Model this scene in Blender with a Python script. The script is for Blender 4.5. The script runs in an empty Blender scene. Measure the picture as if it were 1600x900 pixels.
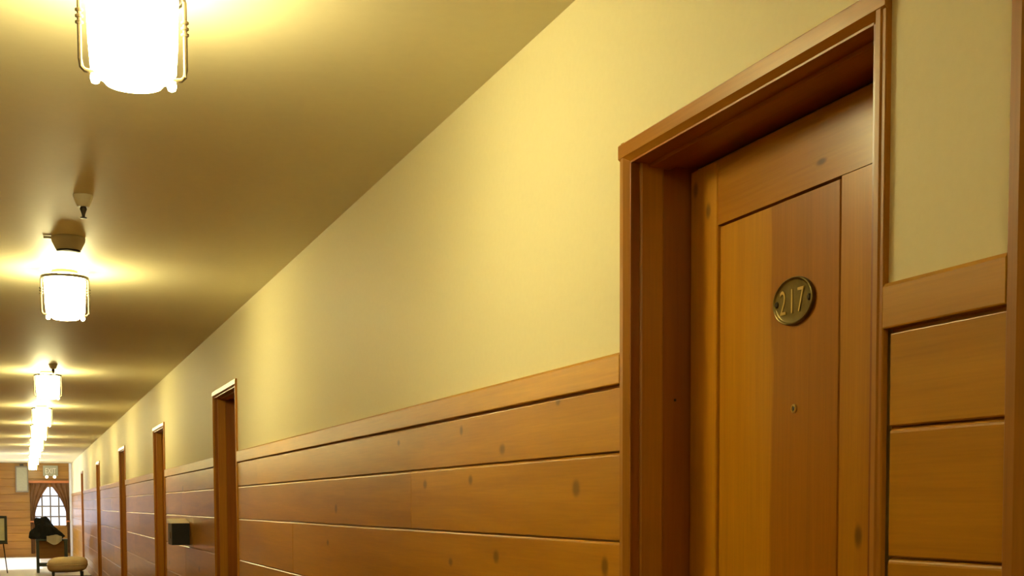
import bpy, bmesh, math, random
from mathutils import Vector, Matrix, noise
random.seed(7)
scene = bpy.context.scene
COL = scene.collection

# ------------------------------------------------------------ camera
FPX, CXP, CYP = 2000.0, 800.0, 900.0            # focal length and principal point for a 1600x900 frame
EYE = Vector((0.0, 0.0, 1.38))
yaw, pitch, roll = (math.radians(a) for a in (20.794, -3.223, -0.204))
Fv = Vector((math.sin(yaw)*math.cos(pitch), math.cos(yaw)*math.cos(pitch), math.sin(pitch)))
Rv = Vector((math.cos(yaw), -math.sin(yaw), 0.0))
Uv = Rv.cross(Fv)
R2 = Rv*math.cos(roll) + Uv*math.sin(roll)
U2 = Uv*math.cos(roll) - Rv*math.sin(roll)
cam_data = bpy.data.cameras.new('camera')
cam = bpy.data.objects.new('camera', cam_data)
COL.objects.link(cam)
m = Matrix.Identity(4)
for i in range(3):
    m[i][0], m[i][1], m[i][2], m[i][3] = R2[i], U2[i], -Fv[i], EYE[i]
cam.matrix_world = m
cam_data.sensor_width = 36.0
cam_data.lens = 36.0*FPX/1600.0
cam_data.shift_y = (CYP-450.0)/1600.0
cam_data.clip_start = 0.02
scene.camera = cam

# ------------------------------------------------------------ world, sun, exposure
world = bpy.data.worlds.new('world')
scene.world = world
world.use_nodes = True
bg = world.node_tree.nodes['Background']
bg.inputs['Color'].default_value = (0.70, 0.80, 1.0, 1)
bg.inputs['Strength'].default_value = 1.6
sun_data = bpy.data.lights.new('sun_offscreen', 'SUN')
sun_data.energy = 3.5
sun_data.angle = 0.01
sun_data.color = (1.0, 0.95, 0.88)
sun = bpy.data.objects.new('sun_offscreen', sun_data)
COL.objects.link(sun)
sun.rotation_euler = Vector((0.50, 0.10, -0.86)).to_track_quat('-Z', 'Y').to_euler()
scene.view_settings.view_transform = 'Standard'
scene.view_settings.look = 'None'
scene.view_settings.gamma = 1.0
scene.view_settings.use_curve_mapping = False
scene.view_settings.exposure = 0.87
LAMP_COLOR = (1.0, 0.88, 0.42)
LAMP_STRENGTH = 34.0

# ------------------------------------------------------------ helpers
class MB:
    """collects shapes into one bmesh"""
    def __init__(self): self.bm = bmesh.new()
    def box(self, x0, x1, y0, y1, z0, z1):
        b = self.bm
        v = [b.verts.new(p) for p in ((x0,y0,z0),(x1,y0,z0),(x1,y1,z0),(x0,y1,z0),(x0,y0,z1),(x1,y0,z1),(x1,y1,z1),(x0,y1,z1))]
        for f in ((0,3,2,1),(4,5,6,7),(0,1,5,4),(1,2,6,5),(2,3,7,6),(3,0,4,7)):
            b.faces.new([v[i] for i in f])
        return self
    def prism(self, prof, fn, a, b_):
        """closed profile of 2d points, swept from a to b_; fn(u, v, t) -> point"""
        bm = self.bm
        A = [bm.verts.new(fn(u, v, a)) for u, v in prof]
        B = [bm.verts.new(fn(u, v, b_)) for u, v in prof]
        n = len(prof)
        for i in range(n):
            bm.faces.new((A[i], A[(i+1) % n], B[(i+1) % n], B[i]))
        bm.faces.new(A[::-1]); bm.faces.new(B)
        return self
    def lathe(self, prof, c, axis='Z', seg=24):
        """profile of (radius, height)"""
        bm = self.bm; c = Vector(c); rings = []
        for r, h in prof:
            ring = []
            if r < 1e-6:
                ring = [bm.verts.new(self._ax(0, 0, h, axis)+c)]
            else:
                for k in range(seg):
                    a = 2*math.pi*k/seg
                    ring.append(bm.verts.new(self._ax(r*math.cos(a), r*math.sin(a), h, axis)+c))
            rings.append(ring)
        for p, q in zip(rings, rings[1:]):
            for k in range(seg):
                k2 = (k+1) % seg
                vs = [p[k % len(p)], p[k2 % len(p)], q[k2 % len(q)], q[k % len(q)]]
                u = []
                for v in vs:
                    if v not in u: u.append(v)
                if len(u) > 2: bm.faces.new(u)
        for ring, rev in ((rings[0], True), (rings[-1], False)):
            if len(ring) > 2: bm.faces.new(ring[::-1] if rev else ring)
        return self
    @staticmethod
    def _ax(a, b, h, axis):
        return Vector((a, b, h)) if axis == 'Z' else (Vector((h, a, b)) if axis == 'X' else Vector((b, h, a)))
    def tube(self, pts, r, seg=10):
        bm = self.bm; pts = [Vector(p) for p in pts]; rings = []
        up = Vector((0.13, 0.31, 0.94))
        for i, p in enumerate(pts):
            t = (pts[min(i+1, len(pts)-1)] - pts[max(i-1, 0)]).normalized()
            s = t.cross(up)
            if s.length < 1e-3: s = t.cross(Vector((1, 0, 0)))
            s.normalize(); w = s.cross(t)
            rr = r[i] if isinstance(r, (list, tuple)) else r
            rings.append([bm.verts.new(p + s*rr*math.cos(2*math.pi*k/seg) + w*rr*math.sin(2*math.pi*k/seg)) for k in range(seg)])
        for a, b in zip(rings, rings[1:]):
            for k in range(seg):
                bm.faces.new((a[k], a[(k+1) % seg], b[(k+1) % seg], b[k]))
        bm.faces.new(rings[0][::-1]); bm.faces.new(rings[-1])
        return self
    def grid(self, nu, nv, fn, close_u=False):
        bm = self.bm
        V = [[bm.verts.new(fn(i/(nu-(0 if close_u else 1)), j/(nv-1))) for j in range(nv)] for i in range(nu)]
        for i in range(nu if close_u else nu-1):
            for j in range(nv-1):
                i2 = (i+1) % nu
                bm.faces.new((V[i][j], V[i2][j], V[i2][j+1], V[i][j+1]))
        return self
    def build(self, name, mat, parent=None, smooth=False, bevel=0.0):
        bmesh.ops.recalc_face_normals(self.bm, faces=self.bm.faces[:])
        if bevel > 0:
            bmesh.ops.bevel(self.bm, geom=self.bm.edges[:], offset=bevel, segments=2, affect='EDGES', profile=0.6)
        me = bpy.data.meshes.new(name)
        self.bm.to_mesh(me); self.bm.free()
        if smooth:
            for p in me.polygons: p.use_smooth = True
            try: me.set_sharp_from_angle(angle=math.radians(40))
            except Exception: pass
        me.materials.append(mat)
        o = bpy.data.objects.new(name, me)
        COL.objects.link(o)
        if parent: o.parent = parent
        return o

def empty(name, loc=(0, 0, 0)):
    o = bpy.data.objects.new(name, None); COL.objects.link(o); o.location = loc
    o.empty_display_size = 0.05
    return o

def tag(o, label=None, cat=None, group=None, kind=None):
    if label: o['label'] = label
    if cat: o['category'] = cat
    if group: o['group'] = group
    if kind: o['kind'] = kind
    return o

def copy_tree(o, parent=None):
    c = o.copy(); COL.objects.link(c); c.parent = parent
    for ch in [k for k in bpy.data.objects if k.parent == o]:
        copy_tree(ch, c)
    return c

# ------------------------------------------------------------ materials
def new_mat(name):
    mt = bpy.data.materials.new(name); mt.use_nodes = True
    return mt, mt.node_tree, mt.node_tree.nodes['Principled BSDF']

def math_node(nt, op, a, b=None, c=None):
    n = nt.nodes.new('ShaderNodeMath'); n.operation = op
    for i, v in enumerate((a, b, c)):
        if v is None: continue
        if isinstance(v, (int, float)): n.inputs[i].default_value = v
        else: nt.links.new(v, n.inputs[i])
    return n.outputs[0]

def mix_col(nt, fac, a, b, mode='MIX'):
    n = nt.nodes.new('ShaderNodeMix'); n.data_type = 'RGBA'; n.blend_type = mode
    for sock, v in ((n.inputs[0], fac), (n.inputs[6], a), (n.inputs[7], b)):
        if isinstance(v, (int, float)): sock.default_value = v
        elif isinstance(v, tuple): sock.default_value = (*v, 1)
        else: nt.links.new(v, sock)
    return n.outputs[2]

def wood(name, light, dark, axis='Y', rough=0.28, coat=0.0, knots=(), vary=0.22, across=16.0, two_tone=None, random_knots=0.0, bump=0.06, spec=0.4):
    mt, nt, bs = new_mat(name)
    L = nt.links.new
    geo = nt.nodes.new('ShaderNodeNewGeometry')
    pos = geo.outputs['Position']
    sep = nt.nodes.new('ShaderNodeSeparateXYZ'); L(pos, sep.inputs[0])
    info = nt.nodes.new('ShaderNodeObjectInfo')
    off = math_node(nt, 'MULTIPLY', info.outputs['Random'], 37.0)
    comb = nt.nodes.new('ShaderNodeCombineXYZ'); 
    for i in range(3): L(off, comb.inputs[i])
    add = nt.nodes.new('ShaderNodeVectorMath'); add.operation = 'ADD'; L(pos, add.inputs[0]); L(comb.outputs[0], add.inputs[1])
    def stretched(along, acr):
        mp = nt.nodes.new('ShaderNodeMapping'); L(add.outputs[0], mp.inputs['Vector'])
        s = [acr]*3; s['XYZ'.index(axis)] = along
        mp.inputs['Scale'].default_value = s
        return mp.outputs[0]
    n1 = nt.nodes.new('ShaderNodeTexNoise'); L(stretched(0.9, across), n1.inputs['Vector'])
    n1.inputs['Scale'].default_value = 1.0; n1.inputs['Detail'].default_value = 5; n1.inputs['Distortion'].default_value = 0.7
    n2 = nt.nodes.new('ShaderNodeTexNoise'); L(stretched(6, 190), n2.inputs['Vector'])
    n2.inputs['Scale'].default_value = 1.0; n2.inputs['Detail'].default_value = 2
    n3 = nt.nodes.new('ShaderNodeTexNoise'); L(stretched(0.8, 2.0), n3.inputs['Vector'])
    n3.inputs['Scale'].default_value = 1.0; n3.inputs['Detail'].default_value = 2
    r1 = nt.nodes.new('ShaderNodeMapRange'); L(n1.outputs[0], r1.inputs[0]); r1.inputs[1].default_value = 0.3; r1.inputs[2].default_value = 0.72
    col = mix_col(nt, r1.outputs[0], light, dark)
    if two_tone:
        ypos, c_dark = two_tone            # darker heartwood board with a wavy edge
        wob = nt.nodes.new('ShaderNodeTexNoise'); wob.noise_dimensions = '1D'; L(sep.outputs['Z'], wob.inputs['W']); wob.inputs['Scale'].default_value = 2.2
        wv = math_node(nt, 'MULTIPLY_ADD', wob.outputs[0], 0.05, ypos-0.025)
        fac = nt.nodes.new('ShaderNodeMapRange'); L(math_node(nt, 'SUBTRACT', wv, sep.outputs['Y']), fac.inputs[0])
        fac.inputs[1].default_value = -0.004; fac.inputs[2].default_value = 0.004
        col = mix_col(nt, fac.outputs[0], col, mix_col(nt, r1.outputs[0], c_dark, tuple(c*0.8 for c in c_dark)))
    f2 = math_node(nt, 'MULTIPLY_ADD', n2.outputs[0], 0.30, 0.85)
    f3 = math_node(nt, 'MULTIPLY_ADD', n3.outputs[0], 0.5, 0.75)
    fv = math_node(nt, 'MULTIPLY_ADD', info.outputs['Random'], vary, 1.0-vary/2)
    ff = math_node(nt, 'MULTIPLY', math_node(nt, 'MULTIPLY', f2, f3), fv)
    vm = nt.nodes.new('ShaderNodeVectorMath'); vm.operation = 'SCALE'; L(col, vm.inputs[0]); L(ff, vm.inputs['Scale'])
    col = vm.outputs[0]
    kf = None
    for (ky, kz, ry, rz) in knots:
        dy = math_node(nt, 'DIVIDE', math_node(nt, 'SUBTRACT', sep.outputs['Y'], ky), ry)
        dz = math_node(nt, 'DIVIDE', math_node(nt, 'SUBTRACT', sep.outputs['Z'], kz), rz)
        d = math_node(nt, 'ADD', math_node(nt, 'MULTIPLY', dy, dy), math_node(nt, 'MULTIPLY', dz, dz))
        k = math_node(nt, 'POWER', 2.718, math_node(nt, 'MULTIPLY', math_node(nt, 'MULTIPLY', d, d), -1.0))
        kf = k if kf is None else math_node(nt, 'MAXIMUM', kf, k)
    if random_knots > 0:
        vo = nt.nodes.new('ShaderNodeTexVoronoi'); L(stretched(1.7, 3.2), vo.inputs['Vector']); vo.inputs['Scale'].default_value = 1.0
        rk = nt.nodes.new('ShaderNodeMapRange'); L(vo.outputs['Distance'], rk.inputs[0])
        rk.inputs[1].default_value = random_knots; rk.inputs[2].default_value = random_knots*0.4
        kf = rk.outputs[0] if kf is None else math_node(nt, 'MAXIMUM', kf, rk.outputs[0])
    if kf is not None:
        col = mix_col(nt, math_node(nt, 'MULTIPLY', kf, 0.72), col, tuple(c*0.16 for c in dark))
    L(col, bs.inputs['Base Color'])
    bs.inputs['Roughness'].default_value = rough
    bs.inputs['Coat Weight'].default_value = coat
    bs.inputs['Coat Roughness'].default_value = 0.12
    bs.inputs['Specular IOR Level'].default_value = spec
    if bump > 0:
        bp = nt.nodes.new('ShaderNodeBump'); bp.inputs['Strength'].default_value = bump; bp.inputs['Distance'].default_value = 0.002
        L(math_node(nt, 'ADD', n1.outputs[0], math_node(nt, 'MULTIPLY', n2.outputs[0], 0.4)), bp.inputs['Height'])
        L(bp.outputs[0], bs.inputs['Normal'])
    return mt

def plain(name, color, rough=0.5, metal=0.0, var=0.12, scale=20.0, bump=0.0, coat=0.0):
    mt, nt, bs = new_mat(name)
    L = nt.links.new
    tc = nt.nodes.new('ShaderNodeTexCoord')
    n = nt.nodes.new('ShaderNodeTexNoise'); L(tc.outputs['Object'], n.inputs['Vector'])
    n.inputs['Scale'].default_value = scale; n.inputs['Detail'].default_value = 4
    lo = tuple(c*(1-var) for c in color); hi = tuple(min(1, c*(1+var)) for c in color)
    L(mix_col(nt, n.outputs[0], lo, hi), bs.inputs['Base Color'])
    bs.inputs['Roughness'].default_value = rough; bs.inputs['Metallic'].default_value = metal
    bs.inputs['Coat Weight'].default_value = coat
    if bump > 0:
        bp = nt.nodes.new('ShaderNodeBump'); bp.inputs['Strength'].default_value = bump; bp.inputs['Distance'].default_value = 0.004
        L(n.outputs[0], bp.inputs['Height']); L(bp.outputs[0], bs.inputs['Normal'])
    return mt

def emit(name, color, strength):
    mt, nt, bs = new_mat(name)
    bs.inputs['Base Color'].default_value = (*[min(1, c) for c in color], 1)
    bs.inputs['Roughness'].default_value = 0.2
    bs.inputs['Emission Color'].default_value = (*color, 1)
    bs.inputs['Emission Strength'].default_value = strength
    return mt

PINE_L, PINE_D = (0.54, 0.255, 0.016), (0.41, 0.175, 0.008)
FIR_L, FIR_D = (0.40, 0.17, 0.030), (0.29, 0.105, 0.018)
knots_wall = [(2.727,1.416,.022,.020),(3.48,1.449,.018,.014),(3.926,1.443,.02,.014),(4.229,1.589,.016,.010),(3.558,1.594,.014,.014),(3.216,1.526,.022,.014),
              (2.833,1.624,.014,.010),(2.569,1.241,.018,.022),(3.269,1.237,.022,.018),(3.668,1.206,.02,.012),(5.182,1.363,.022,.018),(5.344,1.219,.02,.012)]
M = {
 'plaster': plain('cream_plaster', (0.82, 0.74, 0.47), 0.6, var=0.03, scale=60, bump=0.12),
 'ceiling': plain('cream_ceiling', (0.82, 0.74, 0.47), 0.55, var=0.03, scale=30, bump=0.05),
 'pine_near': wood('knotty_pine_near', PINE_L, PINE_D, 'Y', 0.28, 0.0, knots=knots_wall, vary=0.14, spec=0.45),
 'pine': wood('knotty_pine', PINE_L, PINE_D, 'Y', 0.29, 0.05, random_knots=0.10, vary=0.18, bump=0.03),
 'cap': wood('pine_cap', (0.58, 0.30, 0.03), (0.48, 0.225, 0.018), 'Y', 0.35, 0.05, vary=0.08),
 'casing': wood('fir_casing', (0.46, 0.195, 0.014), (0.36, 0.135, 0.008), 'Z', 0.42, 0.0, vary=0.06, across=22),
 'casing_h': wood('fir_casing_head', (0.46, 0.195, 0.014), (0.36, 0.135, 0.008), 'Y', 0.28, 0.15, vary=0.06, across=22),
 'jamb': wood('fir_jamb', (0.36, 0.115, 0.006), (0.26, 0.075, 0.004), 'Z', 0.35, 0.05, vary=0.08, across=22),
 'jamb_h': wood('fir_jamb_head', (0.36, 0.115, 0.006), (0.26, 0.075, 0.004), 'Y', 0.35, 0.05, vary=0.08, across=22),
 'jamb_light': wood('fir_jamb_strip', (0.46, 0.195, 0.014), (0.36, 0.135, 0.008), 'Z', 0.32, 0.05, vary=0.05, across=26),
 'door': wood('door_stile_wood', (0.50, 0.225, 0.010), (0.42, 0.165, 0.006), 'Z', 0.30, 0.12, vary=0.10, across=20,
              knots=[(2.368,1.984,.010,.016),(2.422,2.039,.010,.016),(1.845,1.322,.011,.020)]),
 'door_h': wood('door_rail_wood', (0.46, 0.195, 0.010), (0.38, 0.145, 0.006), 'Y', 0.26, 0.2, vary=0.06, across=14, knots=[(1.965,1.985,.016,.006)]),
 'panel': wood('door_panel_wood', (0.56, 0.255, 0.010), (0.46, 0.19, 0.006), 'Z', 0.30, 0.12, vary=0.04, across=18, two_tone=(2.133, (0.42, 0.155, 0.006))),
 'endwood': wood('end_wall_pine', (0.40, 0.19, 0.024), (0.29, 0.125, 0.014), 'X', 0.35, 0.1, vary=0.25),
 'carpet': plain('floor_carpet', (0.16, 0.075, 0.04), 0.9, var=0.25, scale=140, bump=0.4),
 'sunlit': plain('sunlit_floor', (0.72, 0.68, 0.60), 0.4, var=0.08, scale=6),
 'iron': plain('dark_iron', (0.055, 0.042, 0.03), 0.4, 0.8, scale=40),
 'bronze': plain('cage_bronze', (0.10, 0.07, 0.035), 0.5, 0.6, scale=40),
 'opal': emit('opal_glass_lit', LAMP_COLOR, LAMP_STRENGTH),
 'white_plastic': plain('cream_plastic', (0.62, 0.55, 0.40), 0.4, var=0.04),
 'grey_plastic': plain('tan_plastic', (0.40, 0.33, 0.20), 0.45, var=0.05),
 'brass_dark': plain('patina_brass', (0.16, 0.115, 0.035), 0.32, 0.75, var=0.35, scale=45, bump=0.15),
 'brass': plain('worn_brass', (0.62, 0.46, 0.16), 0.30, 0.7, var=0.15, scale=60),
 'black': plain('black_metal', (0.012, 0.011, 0.010), 0.45, 0.2),
 'glare_cream': plain('glare_lid', (0.85, 0.80, 0.66), 0.3, 0.0),
 'white_trim': plain('white_trim', (0.82, 0.82, 0.82), 0.35, var=0.03),
 'curtain': plain('rust_drape', (0.34, 0.17, 0.06), 0.85, var=0.25, scale=12, bump=0.2),
 'green_wood': plain('dark_green_paint', (0.020, 0.030, 0.018), 0.4),
 'coat': plain('black_cloth', (0.010, 0.012, 0.014), 0.9, var=0.4, scale=15, bump=0.5),
 'towel': plain('white_towel', (0.78, 0.72, 0.60), 0.9, var=0.06, scale=40, bump=0.4),
 'beige': plain('beige_upholstery', (0.62, 0.50, 0.30), 0.85, var=0.1, scale=50, bump=0.3),
 'paper': plain('pale_print', (0.62, 0.64, 0.46), 0.6, var=0.15, scale=9),
 'grey_box': plain('grey_brown_box', (0.22, 0.18, 0.12), 0.5, var=0.1),
 'sign': plain('sign_face', (0.36, 0.34, 0.22), 0.45, var=0.1),
 'sign_text': plain('sign_letters', (0.80, 0.76, 0.60), 0.4, var=0.03),
 'red': plain('orange_red_wood', (0.55, 0.17, 0.04), 0.4, var=0.15),
 'spot': emit('spot_lens', (1.0, 0.85, 0.55), 2.2),
}
glass, nt, bs = new_mat('window_glass')
tr = nt.nodes.new('ShaderNodeBsdfTransparent'); gl = nt.nodes.new('ShaderNodeBsdfGlossy'); gl.inputs['Roughness'].default_value = 0.02
mx = nt.nodes.new('ShaderNodeMixShader')
mx.inputs[0].default_value = 0.06; nt.links.new(tr.outputs[0], mx.inputs[1]); nt.links.new(gl.outputs[0], mx.inputs[2])
nt.links.new(mx.outputs[0], nt.nodes['Material Output'].inputs[0])
M['glass'] = glass

# ------------------------------------------------------------ dimensions (metres)
WR, WL = 1.200, -0.800          # right and left plaster planes
YB, YE = -4.0, 37.0             # back and end of the corridor
ZC = 2.526
HEAD = 2.134                    # top of the door casings
CF = 1.188                      # casing face
BF = 1.195                      # wainscot board face
LEAF = 1.337                    # face of the door leaf
CAPT, CAPB = 1.702, 1.636
SEAMS = [1.628, 1.492, 1.300, 1.054, 0.800, 0.540, 0.300, 0.150]
DOORS = [(0.430, 0.905), (1.589, 0.898), (7.770, 1.010), (12.01, 1.050), (16.90, 1.055), (22.75, 1.055), (29.40, 1.040)]

# ------------------------------------------------------------ structure
def S(o, label, cat): return tag(o, label, cat, kind='structure')
S(MB().box(WL-.25, WR+.45, 26.7, YE+.3, -0.12, 0).build('floor_end', M['sunlit']), 'floor coloured pale for sunlight in the sitting area at the corridor end', 'floor')  # end floor coloured pale so that it reads as sunlit
S(MB().box(WL-.25, WR+.45, YB-.2, 26.7, -0.12, 0).build('floor', M['carpet']), 'dark red-brown carpet floor running down the corridor', 'floor')
S(MB().box(WL-.25, WR+.45, YB-.2, YE+.3, ZC, ZC+.12).build('ceiling', M['ceiling']), 'long cream ceiling with the row of lamps', 'ceiling')

# right wall: plaster with door openings
w = MB()
ys = YB-.2
for y0, wd in DOORS:
    w.box(WR, WR+.30, ys, y0+.02, CAPT-.01, ZC)
    w.box(WR+.012, WR+.30, ys, y0+.02, 0, CAPT-.01)
    w.box(WR, WR+.30, y0+.02, y0+wd-.02, HEAD-.02, ZC)
    w.box(LEAF+.05, WR+.30, y0+.02, y0+wd-.02, 0, HEAD-.02)
    ys = y0+wd-.02
w.box(WR, WR+.30, ys, YE+.3, CAPT-.01, ZC)
w.box(WR+.012, WR+.30, ys, YE+.3, 0, CAPT-.01)
wall_right = S(w.build('wall_right', M['plaster']), 'cream plaster wall over pine wainscot, pierced by a row of doors', 'wall')

def board_mesh(y0, y1, z0, z1, xf, xb, ch=0.0035, side=1):
    r = min(ch*1.3, abs(xb-xf)*.9)
    prof = [(xb, z0), (xf+.002*side, z0), (xf, z0+.002)] + [(xf+r*(1-math.cos(a))*side, z1-r*(1-math.sin(a))) for a in (0, .4, .8, 1.2, 1.5708)] + [(xb, z1)]
    return MB().prism(prof, lambda u, v, t: (u, t, v), y0, y1)

def wainscot(parent, y0, y1, splits, style='far'):
    mt = {'near': M['pine_near'], 'far': M['pine']}[style]
    mc = M['cap']
    MB().box(WR+.010, WR+.0118, y0-.002, y1+.015, 0.001, CAPT-.012).build('backing', mt, parent)
    for k in range(len(SEAMS)-1):
        zt, zb = SEAMS[k]-(0.0025 if k else 0), SEAMS[k+1]
        cuts = [y0] + [c for kk, c in splits if kk == k] + [y1]
        for a, b in zip(cuts, cuts[1:]):
            board_mesh(a + (.0012 if a > y0 else 0), b, zb, zt, BF + random.uniform(-.0006, .0006), WR+.010, .006 if k else .0015).build('board', mt, parent)
    cx = CF+.0015
    cap = MB().prism([(WR+.010, CAPB), (cx+.001, CAPB), (cx, CAPB+.002), (cx, CAPT-.006), (cx+.004, CAPT), (WR-.0005, CAPT), (WR-.0005, CAPT-.0105), (WR+.010, CAPT-.0105)],
                     lambda u, v, t: (u, t, v), y0, y1+.0135)
    cap.build('cap_rail', mc, parent)
    board_mesh(y0, y1, 0.002, 0.146, BF-.004, WR+.010, .006).build('baseboard', mc, parent)

sections = []
edges = [YB+.02] + [e for y0, wd in DOORS for e in (y0, y0+wd)] + [YE-.05]
for i in range(0, len(edges), 2):
    sections.append((edges[i]+.0006, edges[i+1]-.014))
for i, (a, b) in enumerate(sections):
    sp = []
    if b-a > 2.5 and i != 2:
        for k in range(7):
            sp.append((k, a + (b-a)*random.uniform(.25, .75)))
    if i == 2:
        sp = [(0, 7.076), (1, 4.085), (2, 6.1), (3, 3.6), (4, 5.2), (5, 4.0), (6, 6.0)]
    wainscot(wall_right, a, b, sp, 'near' if i == 2 else 'far')

# left wall with the daylight window of the sitting area at the end
LW0, LW1, LZ0, LZ1 = 29.5, 36.3, 0.25, 2.30
w = MB()
w.box(WL-.2, WL, YB-.2, LW0, 0, ZC).box(WL-.2, WL, LW1, YE+.3, 0, ZC).box(WL-.2, WL, LW0, LW1, 0, LZ0).box(WL-.2, WL, LW0, LW1, LZ1, ZC)
wall_left = S(w.build('wall_left', M['plaster']), 'cream plaster wall facing the doors', 'wall')
for k in range(len(SEAMS)-1):
    for a in range(-4, 29, 4):
        board_mesh(max(a, YB+.02), min(a+3.999, 29.3), SEAMS[k+1], SEAMS[k]-.004, WL+.006, WL+.0004, .0035, -1).build('board', M['pine'], wall_left)
MB().box(WL+.0004, WL+.012, YB+.02, 29.3, CAPB, CAPT).build('cap_rail', M['cap'], wall_left)
win2 = S(empty('window_2', (WL-.1, LW0, LZ0)), 'tall side window of the sitting area', 'window')
def wpart(mb, name, mat):
    o = mb.build(name, mat); o.parent = win2; o.matrix_parent_inverse = Matrix.Translation(-Vector(win2.location)); return o
fr_ = MB().box(WL-.14, WL-.06, LW0, LW1, LZ0, LZ0+.06).box(WL-.14, WL-.06, LW0, LW1, LZ1-.06, LZ1)
for k in range(7):
    yy = LW0 + (LW1-LW0-.06)*k/6
    fr_.box(WL-.14, WL-.06, yy, yy+.06, LZ0, LZ1)
wpart(fr_, 'window_frame', M['white_trim'])
wpart(MB().box(WL-.103, WL-.097, LW0, LW1, LZ0, LZ1), 'pane', M['glass'])

S(MB().box(WL-.25, WR+.45, YB-.2, YB, 0, ZC).build('wall_back', M['plaster']), 'cream wall closing the corridor behind the viewer', 'wall')

# end wall: planks around a window opening
WX0, WX1, WZ0, WZ1 = 0.22, 1.08, 0.80, 1.92
w = MB()
w.box(WL-.2, WX0, YE, YE+.2, 0, ZC).box(WX1, WR+.3, YE, YE+.2, 0, ZC).box(WX0, WX1, YE, YE+.2, 0, WZ0).box(WX0, WX1, YE, YE+.2, WZ1, ZC)
wall_end = S(w.build('wall_end', M['endwood']), 'wood plank wall with a window closing the far end', 'wall')
nb = 12; bh = ZC/nb
for k in range(nb):
    z0, z1 = k*bh+.003, (k+1)*bh-.003
    spans = [(WL+.001, WR-.062)]
    if z1 > WZ0 and z0 < WZ1: spans = [(WL+.001, WX0), (WX1, WR-.062)]
    for a, b in spans:
        MB().prism([(YE-.0004, z0), (YE-.014, z0), (YE-.018, z0+.006), (YE-.018, z1-.006), (YE-.014, z1), (YE-.0004, z1)],
                   lambda u, v, t: (t, u, v), a, b).build('plank', M['endwood'], wall_end)
S(MB().box(WR-.060, WR-.0005, YE-.10, YE-.001, 0.001, ZC-.001).build('trim_1', M['white_trim'], bevel=.004), 'corner post coloured white as daylit, beside the end window', 'trim')  # post added, its white stands for bright daylight at the wall end
win1 = S(empty('window_1', (WX0, YE, WZ0)), 'small-paned end window full of white daylight', 'window')
def w1(mb, name, mat):
    o = mb.build(name, mat); o.parent = win1; o.matrix_parent_inverse = Matrix.Translation(-Vector(win1.location)); return o
f = MB()
f.box(WX0, WX0+.04, YE+.02, YE+.08, WZ0, WZ1).box(WX1-.04, WX1, YE+.02, YE+.08, WZ0, WZ1).box(WX0, WX1, YE+.02, YE+.08, WZ0, WZ0+.04).box(WX0, WX1, YE+.02, YE+.08, WZ1-.04, WZ1)
w1(f, 'window_frame', M['endwood'])
nx, nz = 4, 4
for i in range(1, nx):
    x = WX0 + (WX1-WX0)*i/nx
    w1(MB().box(x-.022, x+.022, YE+.035, YE+.065, WZ0+.04, WZ1-.04), 'muntin', M['grey_box'])
for j in range(1, nz):
    z = WZ0 + (WZ1-WZ0)*j/nz
    w1(MB().box(WX0+.04, WX1-.04, YE+.036, YE+.064, z-.020, z+.020), 'muntin', M['grey_box'])
for i in range(nx):
    for j in range(nz):
        w1(MB().box(WX0+(WX1-WX0)*i/nx+.008, WX0+(WX1-WX0)*(i+1)/nx-.008, YE+.048, YE+.052, WZ0+(WZ1-WZ0)*j/nz+.008, WZ0+(WZ1-WZ0)*(j+1)/nz-.008), 'pane', M['glass'])
w1(MB().box(WX0-.03, WX1+.02, YE-.06, YE+.03, WZ0-.035, WZ0-.001), 'window_sill', M['endwood'])

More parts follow.
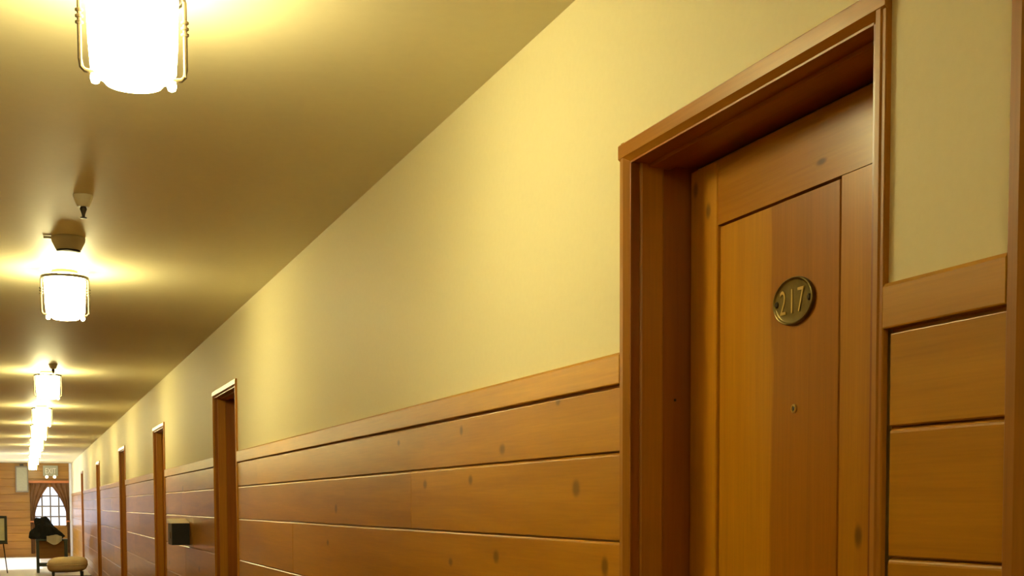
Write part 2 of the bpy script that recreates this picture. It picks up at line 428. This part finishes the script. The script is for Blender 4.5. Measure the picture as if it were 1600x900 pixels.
# ------------------------------------------------------------ doors
def make_door(name, wd, special=False):
    r = empty(name)
    cw = 0.040
    # casing: flat face with a worn inner chamfer
    def casing_prof(): return [(0, WR), (0, CF+.004), (.002, CF+.0025), (.009, CF+.0025), (.0115, CF), (cw*.55, CF), (cw, CF+.014), (cw, WR)]
    MB().prism(casing_prof(), lambda u, v, t: (v, u, t), 0, HEAD).build('casing', M['casing'], r)
    MB().prism(casing_prof(), lambda u, v, t: (v, wd-u, t), 0, HEAD).build('casing', M['casing'], r)
    hp = [(0, WR), (0, CF+.002), (.003, CF-.001), (.030, CF-.001), (.044, CF+.014), (.044, WR)]
    MB().prism(hp, lambda u, v, t: (v, t, HEAD-u), 0.0, wd).build('casing', M['casing_h'], r)
    # jambs with a raised strip and the stop
    for s in (0, 1):
        fy = (lambda y: y) if s == 0 else (lambda y: wd-y)
        a = cw
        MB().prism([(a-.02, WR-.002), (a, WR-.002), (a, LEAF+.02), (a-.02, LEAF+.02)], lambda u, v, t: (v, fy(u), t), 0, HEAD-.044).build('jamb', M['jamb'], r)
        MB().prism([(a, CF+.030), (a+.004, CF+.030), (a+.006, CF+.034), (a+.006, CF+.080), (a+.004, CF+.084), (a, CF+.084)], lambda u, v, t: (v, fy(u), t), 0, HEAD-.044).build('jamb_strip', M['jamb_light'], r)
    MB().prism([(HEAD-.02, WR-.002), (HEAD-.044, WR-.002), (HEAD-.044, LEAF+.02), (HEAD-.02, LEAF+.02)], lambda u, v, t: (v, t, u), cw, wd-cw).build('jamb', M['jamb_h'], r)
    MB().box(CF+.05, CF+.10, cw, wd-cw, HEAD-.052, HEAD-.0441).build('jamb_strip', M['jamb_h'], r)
    # leaf
    y0, y1, zt = cw+.004, wd-cw-.004, HEAD-.056
    leaf = MB().box(LEAF+.018, LEAF+.045, y0, y1, 0.008, zt).build('leaf', M['door'], r)
    sl, sr, rb = y1-.112, y0+.272, 1.947     # stile and rail edges of the asymmetrical door
    def slab(a, b, c, d, nm, mt, x0=LEAF):
        MB().prism([(a, x0+.0021), (a+.002, x0), (b-.002, x0), (b, x0+.0021), (b, LEAF+.0178), (a, LEAF+.0178)],
                   lambda u, v, t: (v, u, t), c, d).build(nm, mt, leaf)
    slab(sl+.001, y1, 0.008, zt, 'stile', M['door'])
    slab(y0, sl, rb, zt, 'rail', M['door_h'])
    slab(y0, sr, 0.008, rb-.0015, 'stile', M['door'])
    slab(sr, sl, 0.008, 0.20, 'rail', M['door_h'])
    slab(sr+.009, sl-.003, 0.204, rb-.004, 'panel', M['panel'], LEAF+.005)
    return r

DLAB = ['wooden door beyond the narrow wainscot strip, next to the door with the oval number plate',
        'recessed pine door with the dark oval number plate 217',
        'recessed wooden door nearest the black wall box, on its side towards door 217',
        'recessed wooden doorway just past the black wall box',
        'recessed wooden doorway where the cap rail ends in glare, fourth along from the numbered door',
        'recessed wooden doorway, next to last before the end window',
        'recessed wooden doorway closest to the end window']
d1 = make_door('door_1', DOORS[1][1]); d1.location.y = DOORS[1][0]
far = make_door('door_3', DOORS[3][1]); far.location.y = DOORS[3][0]
roots = {1: d1, 3: far}
for i, (y0, wd) in enumerate(DOORS):
    if i in roots: continue
    o = copy_tree(d1 if i == 0 else far)
    o.location.y = y0
    o.scale.y = wd/(DOORS[1][1] if i == 0 else DOORS[3][1])
    o.name = 'door_7' if i == 0 else 'door_%d' % i
    roots[i] = o
for i, o in roots.items(): tag(o, DLAB[i], 'door', kind='structure')

# number plate and peephole of door 217 (local y = world y - door y)
oy = -DOORS[1][0]
PY, PZ, PRY, PRZ = 2.053+oy, 1.753, 0.0665, 0.0445
def oval(prof, seg=56):
    mb = MB()
    def fn(u, v):
        k = min(int(round(v*(len(prof)-1))), len(prof)-1); s, x = prof[k]
        a = 2*math.pi*u
        return Vector((x, PY + PRY*s*math.cos(a), PZ + PRZ*s*math.sin(a) - 0.0))
    mb.grid(seg, len(prof), fn, close_u=True)
    return mb
x0 = LEAF+.005
prof = [(1.0, x0), (1.0, x0-.004), (.985, x0-.0062), (.95, x0-.0072), (.915, x0-.0066), (.89, x0-.0048), (.86, x0-.0042), (.6, x0-.0046), (.3, x0-.005), (.001, x0-.005)]
plate = oval(prof).build('number_plate', M['brass_dark'], d1, smooth=True)
plate['label'] = 'dark brass oval number plate reading 217'
bpy.context.view_layer.update()
dg = bpy.context.evaluated_depsgraph_get()
for ch, cy_ in (('2', .031), ('1', .001), ('7', -.027)):
    cu = bpy.data.curves.new('digit', 'FONT'); cu.body = ch; cu.size = 0.066; cu.extrude = 0.0012; cu.align_x = 'CENTER'; cu.offset = -0.0004; cu.resolution_u = 4
    tmp = bpy.data.objects.new('digit_source', cu); COL.objects.link(tmp)
    dg.update()
    me = bpy.data.meshes.new_from_object(tmp.evaluated_get(bpy.context.evaluated_depsgraph_get()))
    bpy.data.objects.remove(tmp)
    for v in me.vertices:
        u_, v_, w_ = v.co
        v.co = (x0-.0052-w_, PY+cy_-u_*0.72, PZ-.0225+v_)
    me.flip_normals() if False else None
    me.materials.clear(); me.materials.append(M['brass'])
    o = bpy.data.objects.new('digit', me); COL.objects.link(o); o.parent = plate
for s in (-1, 1):
    MB().lathe([(0.0001, -.0025), (.004, -.0022), (.0062, 0), (.0062, .002)], (x0-.0052, PY+s*.0535, PZ), 'X', 16).build('screw', M['iron'], plate, smooth=True)
pp = MB().lathe([(.0085, 0.0), (.0085, -.002), (.007, -.0035), (.005, -.0035), (.0045, -.001), (.0001, -.001)], (x0, 2.051+oy, 1.555), 'X', 20).build('peephole', M['brass'], d1, smooth=True)
MB().lathe([(.0001, -.0022), (.003, -.0018), (.0044, -.0008), (.0044, 0)], (x0-.0004, 2.051+oy, 1.555), 'X', 14).build('lens', M['black'], pp, smooth=True)
MB().lathe([(.0001, -.0012), (.003, -.001), (.0035, 0)], (CF+.010, 1.589-.016, 1.668), 'X', 10).build('nail_head', M['iron'], wall_right)
MB().lathe([(.0001, -.0012), (.0025, -.001), (.003, 0)], (CF+.115, DOORS[1][1]-.0405, 1.60), 'Y', 10).build('nail_head', M['iron'], d1)

# ------------------------------------------------------------ ceiling lamps
def make_lamp():
    r = empty('ceiling_lamp', (0, 0, ZC))
    MB().lathe([(.062, 0), (.062, -.012), (.050, -.022), (.001, -.022)], (0, 0, 0)).build('canopy', M['bronze'], r, smooth=True)
    # opal glass, slightly tapering with a smaller rounded bottom
    MB().lathe([(.001, -.020), (.060, -.020), (.092, -.032), (.097, -.048), (.094, -.150), (.090, -.205), (.082, -.216), (.067, -.218), (.066, -.226), (.060, -.233), (.04, -.237), (.001, -.238)],
               (0, 0, 0), seg=40).build('glass_shade', M['opal'], r, smooth=True)
    # flat bracket across the top, its two arms turned in under the glass
    MB().box(-.106, .106, -.008, .008, -.036, -.026).build('cross_bar', M['bronze'], r, bevel=.001)
    MB().lathe([(.106, -.030), (.113, -.030), (.113, -.043), (.106, -.043), (.106, -.030)], (0, 0, 0), seg=40).build('hoop', M['iron'], r, smooth=True)
    for sg in (-1, 1):
        pts = [(.100, -.029), (.108, -.034), (.1105, -.046), (.1105, -.190), (.108, -.206), (.101, -.213), (.086, -.215), (.072, -.215)]
        arm = MB().tube([(sg*p, 0, z) for p, z in pts], .0050, 8).build('cage_arm', M['bronze'], r, smooth=True)
        kn = MB()
        for z in (-.088, -.101, -.114):
            kn.lathe([(.005, z-.004), (.0088, z-.002), (.0088, z+.002), (.005, z+.004)], (sg*.1105, 0, 0), seg=12)
        kn.build('collar', M['bronze'], arm, smooth=True)
    for k in range(2):
        a = math.radians(180*k); c, s_ = math.cos(a), math.sin(a)
        MB().lathe([(.001, -.240), (.008, -.237), (.011, -.228), (.009, -.219), (.001, -.217)], (c*.080, s_*.080, 0), seg=14).build('glass_finial', M['opal'], r, smooth=True)
    return tag(r, 'opal glass cylinder ceiling lamp in a bronze cage along the corridor', 'ceiling lamp', 'row of caged ceiling lamps')
lamp = make_lamp(); lamps = []
for i, y in enumerate((2.945, 6.70, 11.72, 15.75, 19.05, 22.75, 25.9, 30.3, 34.6, -0.95)):
    o = lamp if i == 0 else copy_tree(lamp)
    o.location = (0.243 if i == 0 else 0.208, y, ZC)
    lamps.append(o)
LAMP_LABELS = {0: 'caged opal ceiling lamp just past the numbered door, before the sprinkler and smoke detector',
    1: 'caged opal ceiling lamp right behind the tan smoke detector', 2: 'caged opal ceiling lamp with a lone sprinkler in front of it',
    8: 'caged opal ceiling lamp nearest the wood plank end wall'}
for i, t in LAMP_LABELS.items(): lamps[i]['label'] = t
lamps[9].name = 'ceiling_lamp_offscreen'        # the row goes on behind the viewer at the same spacing
lamps[9]['label'] = 'caged opal ceiling lamp of the same row, before the numbered door'
for ch in lamps[9].children:
    if ch.name.startswith('glass_'): ch.name = ch.name.split('.')[0] + '_offscreen'

# ------------------------------------------------------------ things on the ceiling
sd = tag(empty('smoke_detector', (0.200, 5.86, ZC)), 'tan smoke detector on the ceiling between two caged lamps', 'smoke detector')
MB().lathe([(.068, 0), (.070, -.006), (.068, -.020), (.052, -.052), (.048, -.056), (.001, -.056)], (0, 0, 0), seg=32).build('body', M['grey_plastic'], sd, smooth=True)
MB().lathe([(.0485, -.0565), (.050, -.059), (.044, -.062), (.001, -.062)], (0, 0, 0), seg=32).build('sensor_cover', M['iron'], sd, smooth=True)
MB().box(-.100, -.066, -.006, .006, -.012, -.002).build('test_tab', M['grey_plastic'], sd)
def make_sprinkler(x, y, label):
    sp = tag(empty('sprinkler_head', (x, y, ZC)), label, 'sprinkler', 'ceiling sprinklers')
    MB().lathe([(.036, 0), (.036, -.004), (.024, -.036), (.020, -.042), (.001, -.042)], (0, 0, 0), seg=24).build('escutcheon', M['white_plastic'], sp, smooth=True)
    MB().lathe([(.010, -.041), (.013, -.050), (.010, -.058), (.006, -.070), (.005, -.080), (.001, -.080)], (0, 0, 0), seg=16).build('nozzle', M['iron'], sp, smooth=True)
    MB().lathe([(.001, -.0802), (.012, -.0805), (.0125, -.083), (.001, -.084)], (0, 0, 0), seg=20).build('deflector', M['iron'], sp, smooth=True)
make_sprinkler(0.228, 5.06, 'cream ceiling sprinkler beside the tan smoke detector')
make_sprinkler(0.240, 11.10, 'ceiling sprinkler in front of a caged lamp, without a smoke detector beside it')

# ------------------------------------------------------------ black box on the wainscot
bx = tag(empty('wall_box', (BF-.002, 10.2, 1.07)), 'black metal box with a lid paled as lamp-lit, fixed to the wainscot', 'box')
MB().box(-.135, 0, 0, .28, 0, .168).build('body', M['black'], bx, bevel=.003)
MB().prism([(-.008, .1685), (.288, .1685), (.288, .205), (-.008, .172)], lambda u, v, t: (t, u, v), -.143, 0).build('lid', M['glare_cream'], bx)  # cream colour and slope give the lid its lamp-lit glare
MB().box(-.139, -.1352, .10, .18, .05, .10).build('label_plate', M['iron'], bx)

# ------------------------------------------------------------ sitting area at the end
# side table
tb = tag(empty('side_table', (0.50, 28.15, 0)), 'dark green side table with a lower shelf, holding a black coat', 'table')
MB().box(-.31, .31, -.22, .22, .655, .690).build('table_top', M['green_wood'], tb, bevel=.005)
MB().box(-.27, .27, -.18, .18, .13, .20).build('shelf', M['green_wood'], tb, bevel=.004)
MB().box(-.27, .27, .165, .18, .28, .655).build('back_panel', M['endwood'], tb)
for sx in (-1, 1):
    for sy in (-1, 1):
        MB().box(sx*.275-.028, sx*.275+.028, sy*.185-.028, sy*.185+.028, 0, .655).build('leg', M['green_wood'], tb)
# coat heap
def heap(name, mat, c, ax, fn_h, amp, seed):
    mb = MB(); bmesh.ops.create_icosphere(mb.bm, subdivisions=4, radius=1.0)
    for v in mb.bm.verts:
        p = v.co.copy()
        n = noise.fractal(p*1.7+Vector((seed, 0, 0)), 1.0, 2.0, 4)
        q = p*(1+amp*n)
        q.z = math.copysign(abs(q.z)**.8, q.z)
        z = max(q.z, -.55)
        v.co = Vector((c[0]+q.x*ax[0], c[1]+q.y*ax[1], c[2]+(z+.55)*ax[2]*fn_h(q.x)))
    return mb.build(name, mat, smooth=True)
coat = heap('coat', M['coat'], (0.42, 28.22, 0.690), (.29, .13, .29), lambda x: 1.0-.52*max(0, x+.15)-.05*max(0, -x), .42, 8.4)
tag(coat, 'bulky black coat heaped on the dark side table', 'coat')
tw = MB()
def towel(u, v):
    x = .40+.30*u; s = v*.36
    wob = .012*math.sin(9*u+2)*math.sin(5*v+1)
    if s < .16: p = Vector((x, 27.985-s*.45, .745+.03*math.sin(3.1*u)+wob))
    else: p = Vector((x+.02*math.sin(4*u)*(s-.16), 27.905+wob, .745-(s-.16)*(.35+.5*math.sin(2.2*u+.5)**2)))
    return p
tw.grid(26, 22, towel)
bmesh.ops.solidify(tw.bm, geom=tw.bm.faces[:], thickness=.045)
tag(tw.build('towel', M['towel'], smooth=True), 'white folded towel over the front edge of the side table', 'towel')
# ottoman
ot = tag(empty('ottoman', (0.74, 26.1, 0)), 'beige rounded upholstered ottoman against the wainscot', 'ottoman')
def cushion(u, v):
    a = 2*math.pi*u; b = -math.pi/2+math.pi*v
    e = .45
    sg = lambda t, p: math.copysign(abs(t)**p, t)
    return Vector((.37*sg(math.cos(a), .6)*sg(math.cos(b), e), .40*sg(math.sin(a), .6)*sg(math.cos(b), e), .245+.145*sg(math.sin(b), .75)+.02*math.cos(b)*math.cos(a)))
MB().grid(48, 20, cushion, close_u=True).build('cushion', M['beige'], ot, smooth=True)
MB().tube([(.372*math.copysign(abs(math.cos(a))**.6, math.cos(a)), .402*math.copysign(abs(math.sin(a))**.6, math.sin(a)), .245) for a in [2*math.pi*k/48 for k in range(49)]], .007, 6).build('piping', M['beige'], ot, smooth=True)
for sx in (-1, 1):
    for sy in (-1, 1):
        MB().lathe([(.018, 0), (.026, .12), (.001, .125)], (sx*.26, sy*.28, 0), seg=12).build('foot', M['green_wood'], ot, smooth=True)
# framed print on an easel
ea = tag(empty('easel', (-.555, 28.2, 0)), 'thin dark wooden easel holding a framed print', 'easel')
for s in (-1, 1):
    MB().tube([(s*.19, -.06, 0), (s*.03, .02, 1.45)], .011, 8).build('leg', M['iron'], ea)
MB().tube([(0, .30, 0), (0, .035, 1.42)], .011, 8).build('leg', M['iron'], ea)
MB().box(-.21, .21, -.155, -.012, .60, .622).build('ledge', M['iron'], ea)
fp = tag(empty('framed_print', (-.555, 28.055, .623)), 'dark framed pale print standing on the easel', 'picture')
for b in ((-.205, .205, 0, .03, 0, .05), (-.205, .205, 0, .03, .50, .55), (-.205, -.155, 0, .03, .05, .50), (.155, .205, 0, .03, .05, .50)):
    MB().box(*b).build('frame', M['green_wood'], fp)
MB().box(-.154, .154, .010, .020, .051, .499).build('print', M['paper'], fp)
# drapes
def drape(side):
    mb = MB(); xo = 0.13 if side < 0 else 1.125
    def fn(u, v):
        z = 1.985-v*1.90
        t = (1.93-z)/(1.93-.98)
        if t < 0: inner = .62
        elif t < 1: inner = .62 - (.62-.245)*(1-(1-t)**1.9) if side < 0 else .66+(1.06-.66)*(1-(1-t)**1.9)
        else: inner = (.235 if side < 0 else 1.065)
        if side > 0 and t < 0: inner = .66
        x = xo+(inner-xo)*u
        amp = .022 if abs(inner-xo) > .1 else .014
        return Vector((x, YE-.085+amp*math.sin(u*22+1.3*v), z))
    mb.grid(56, 40, fn)
    bmesh.ops.solidify(mb.bm, geom=mb.bm.faces[:], thickness=.004)
    o = mb.build('drape', M['curtain'], smooth=True)
    return o
da = tag(empty('curtain', (.13, YE-.09, .08)), 'rust brown drape tied back, on the window side away from the corner post', 'curtain', 'end window drapes')
db = tag(empty('curtain', (1.10, YE-.09, .08)), 'rust brown drape tied back, on the window side next to the corner post', 'curtain', 'end window drapes')
for rt, s in ((da, -1), (db, 1)):
    o = drape(s); o.parent = rt; o.matrix_parent_inverse = Matrix.Translation(-Vector(rt.location))
    xm = .185 if s < 0 else 1.095
    t = MB().box(xm-.06, xm+.045, YE-.118, YE-.055, .93, .97).build('tieback', M['red'], bevel=.006)
    t.parent = rt; t.matrix_parent_inverse = Matrix.Translation(-Vector(rt.location))
tag(MB().box(.11, 1.13, YE-.14, YE-.02, 1.99, 2.055).build('pelmet', M['red'], bevel=.006), 'orange-red wooden pelmet over the end window drapes', 'pelmet')
# exit sign
ex = tag(empty('exit_sign', (.67, YE-.019, 2.12)), 'muted exit sign with two small spotlights above the end window', 'sign')
MB().box(-.19, .19, -.07, 0, .06, .34).build('housing', M['sign'], ex, bevel=.006)
cu = bpy.data.curves.new('lettering', 'FONT'); cu.body = 'EXIT'; cu.size = .21; cu.extrude = .003; cu.align_x = 'CENTER'
tmp = bpy.data.objects.new('lettering_source', cu); COL.objects.link(tmp)
bpy.context.view_layer.update()
me = bpy.data.meshes.new_from_object(tmp.evaluated_get(bpy.context.evaluated_depsgraph_get()))
bpy.data.objects.remove(tmp)
for v in me.vertices:
    a, b, c = v.co
    v.co = (a*.66, -.0735-c, b+.125)
me.materials.clear(); me.materials.append(M['sign_text'])
o = bpy.data.objects.new('lettering', me); COL.objects.link(o); o.parent = ex
for s in (-1, 1):
    sl = MB().lathe([(.036, 0), (.046, -.05), (.046, -.06), (.001, -.06)], (s*.10, -.03, .035), 'Y', 20).build('spotlight', M['white_plastic'], ex, smooth=True)
    MB().lathe([(.040, -.0605), (.030, -.066), (.001, -.068)], (s*.10, -.03, .035), 'Y', 20).build('lens', M['spot'], sl, smooth=True)
# grey box
gb = tag(empty('speaker_box', (-.06, YE-.019, 1.74)), 'grey brown upright box fixed high on the plank wall beside the exit sign', 'box')
MB().box(-.16, .16, -.20, 0, 0, .70).build('housing', M['grey_box'], gb, bevel=.01)
MB().box(-.13, .13, -.207, -.2005, .04, .66).build('grille', M['sign'], gb, bevel=.002)
MB().box(-.05, .05, -.05, 0, .70, .76).build('bracket', M['iron'], gb)
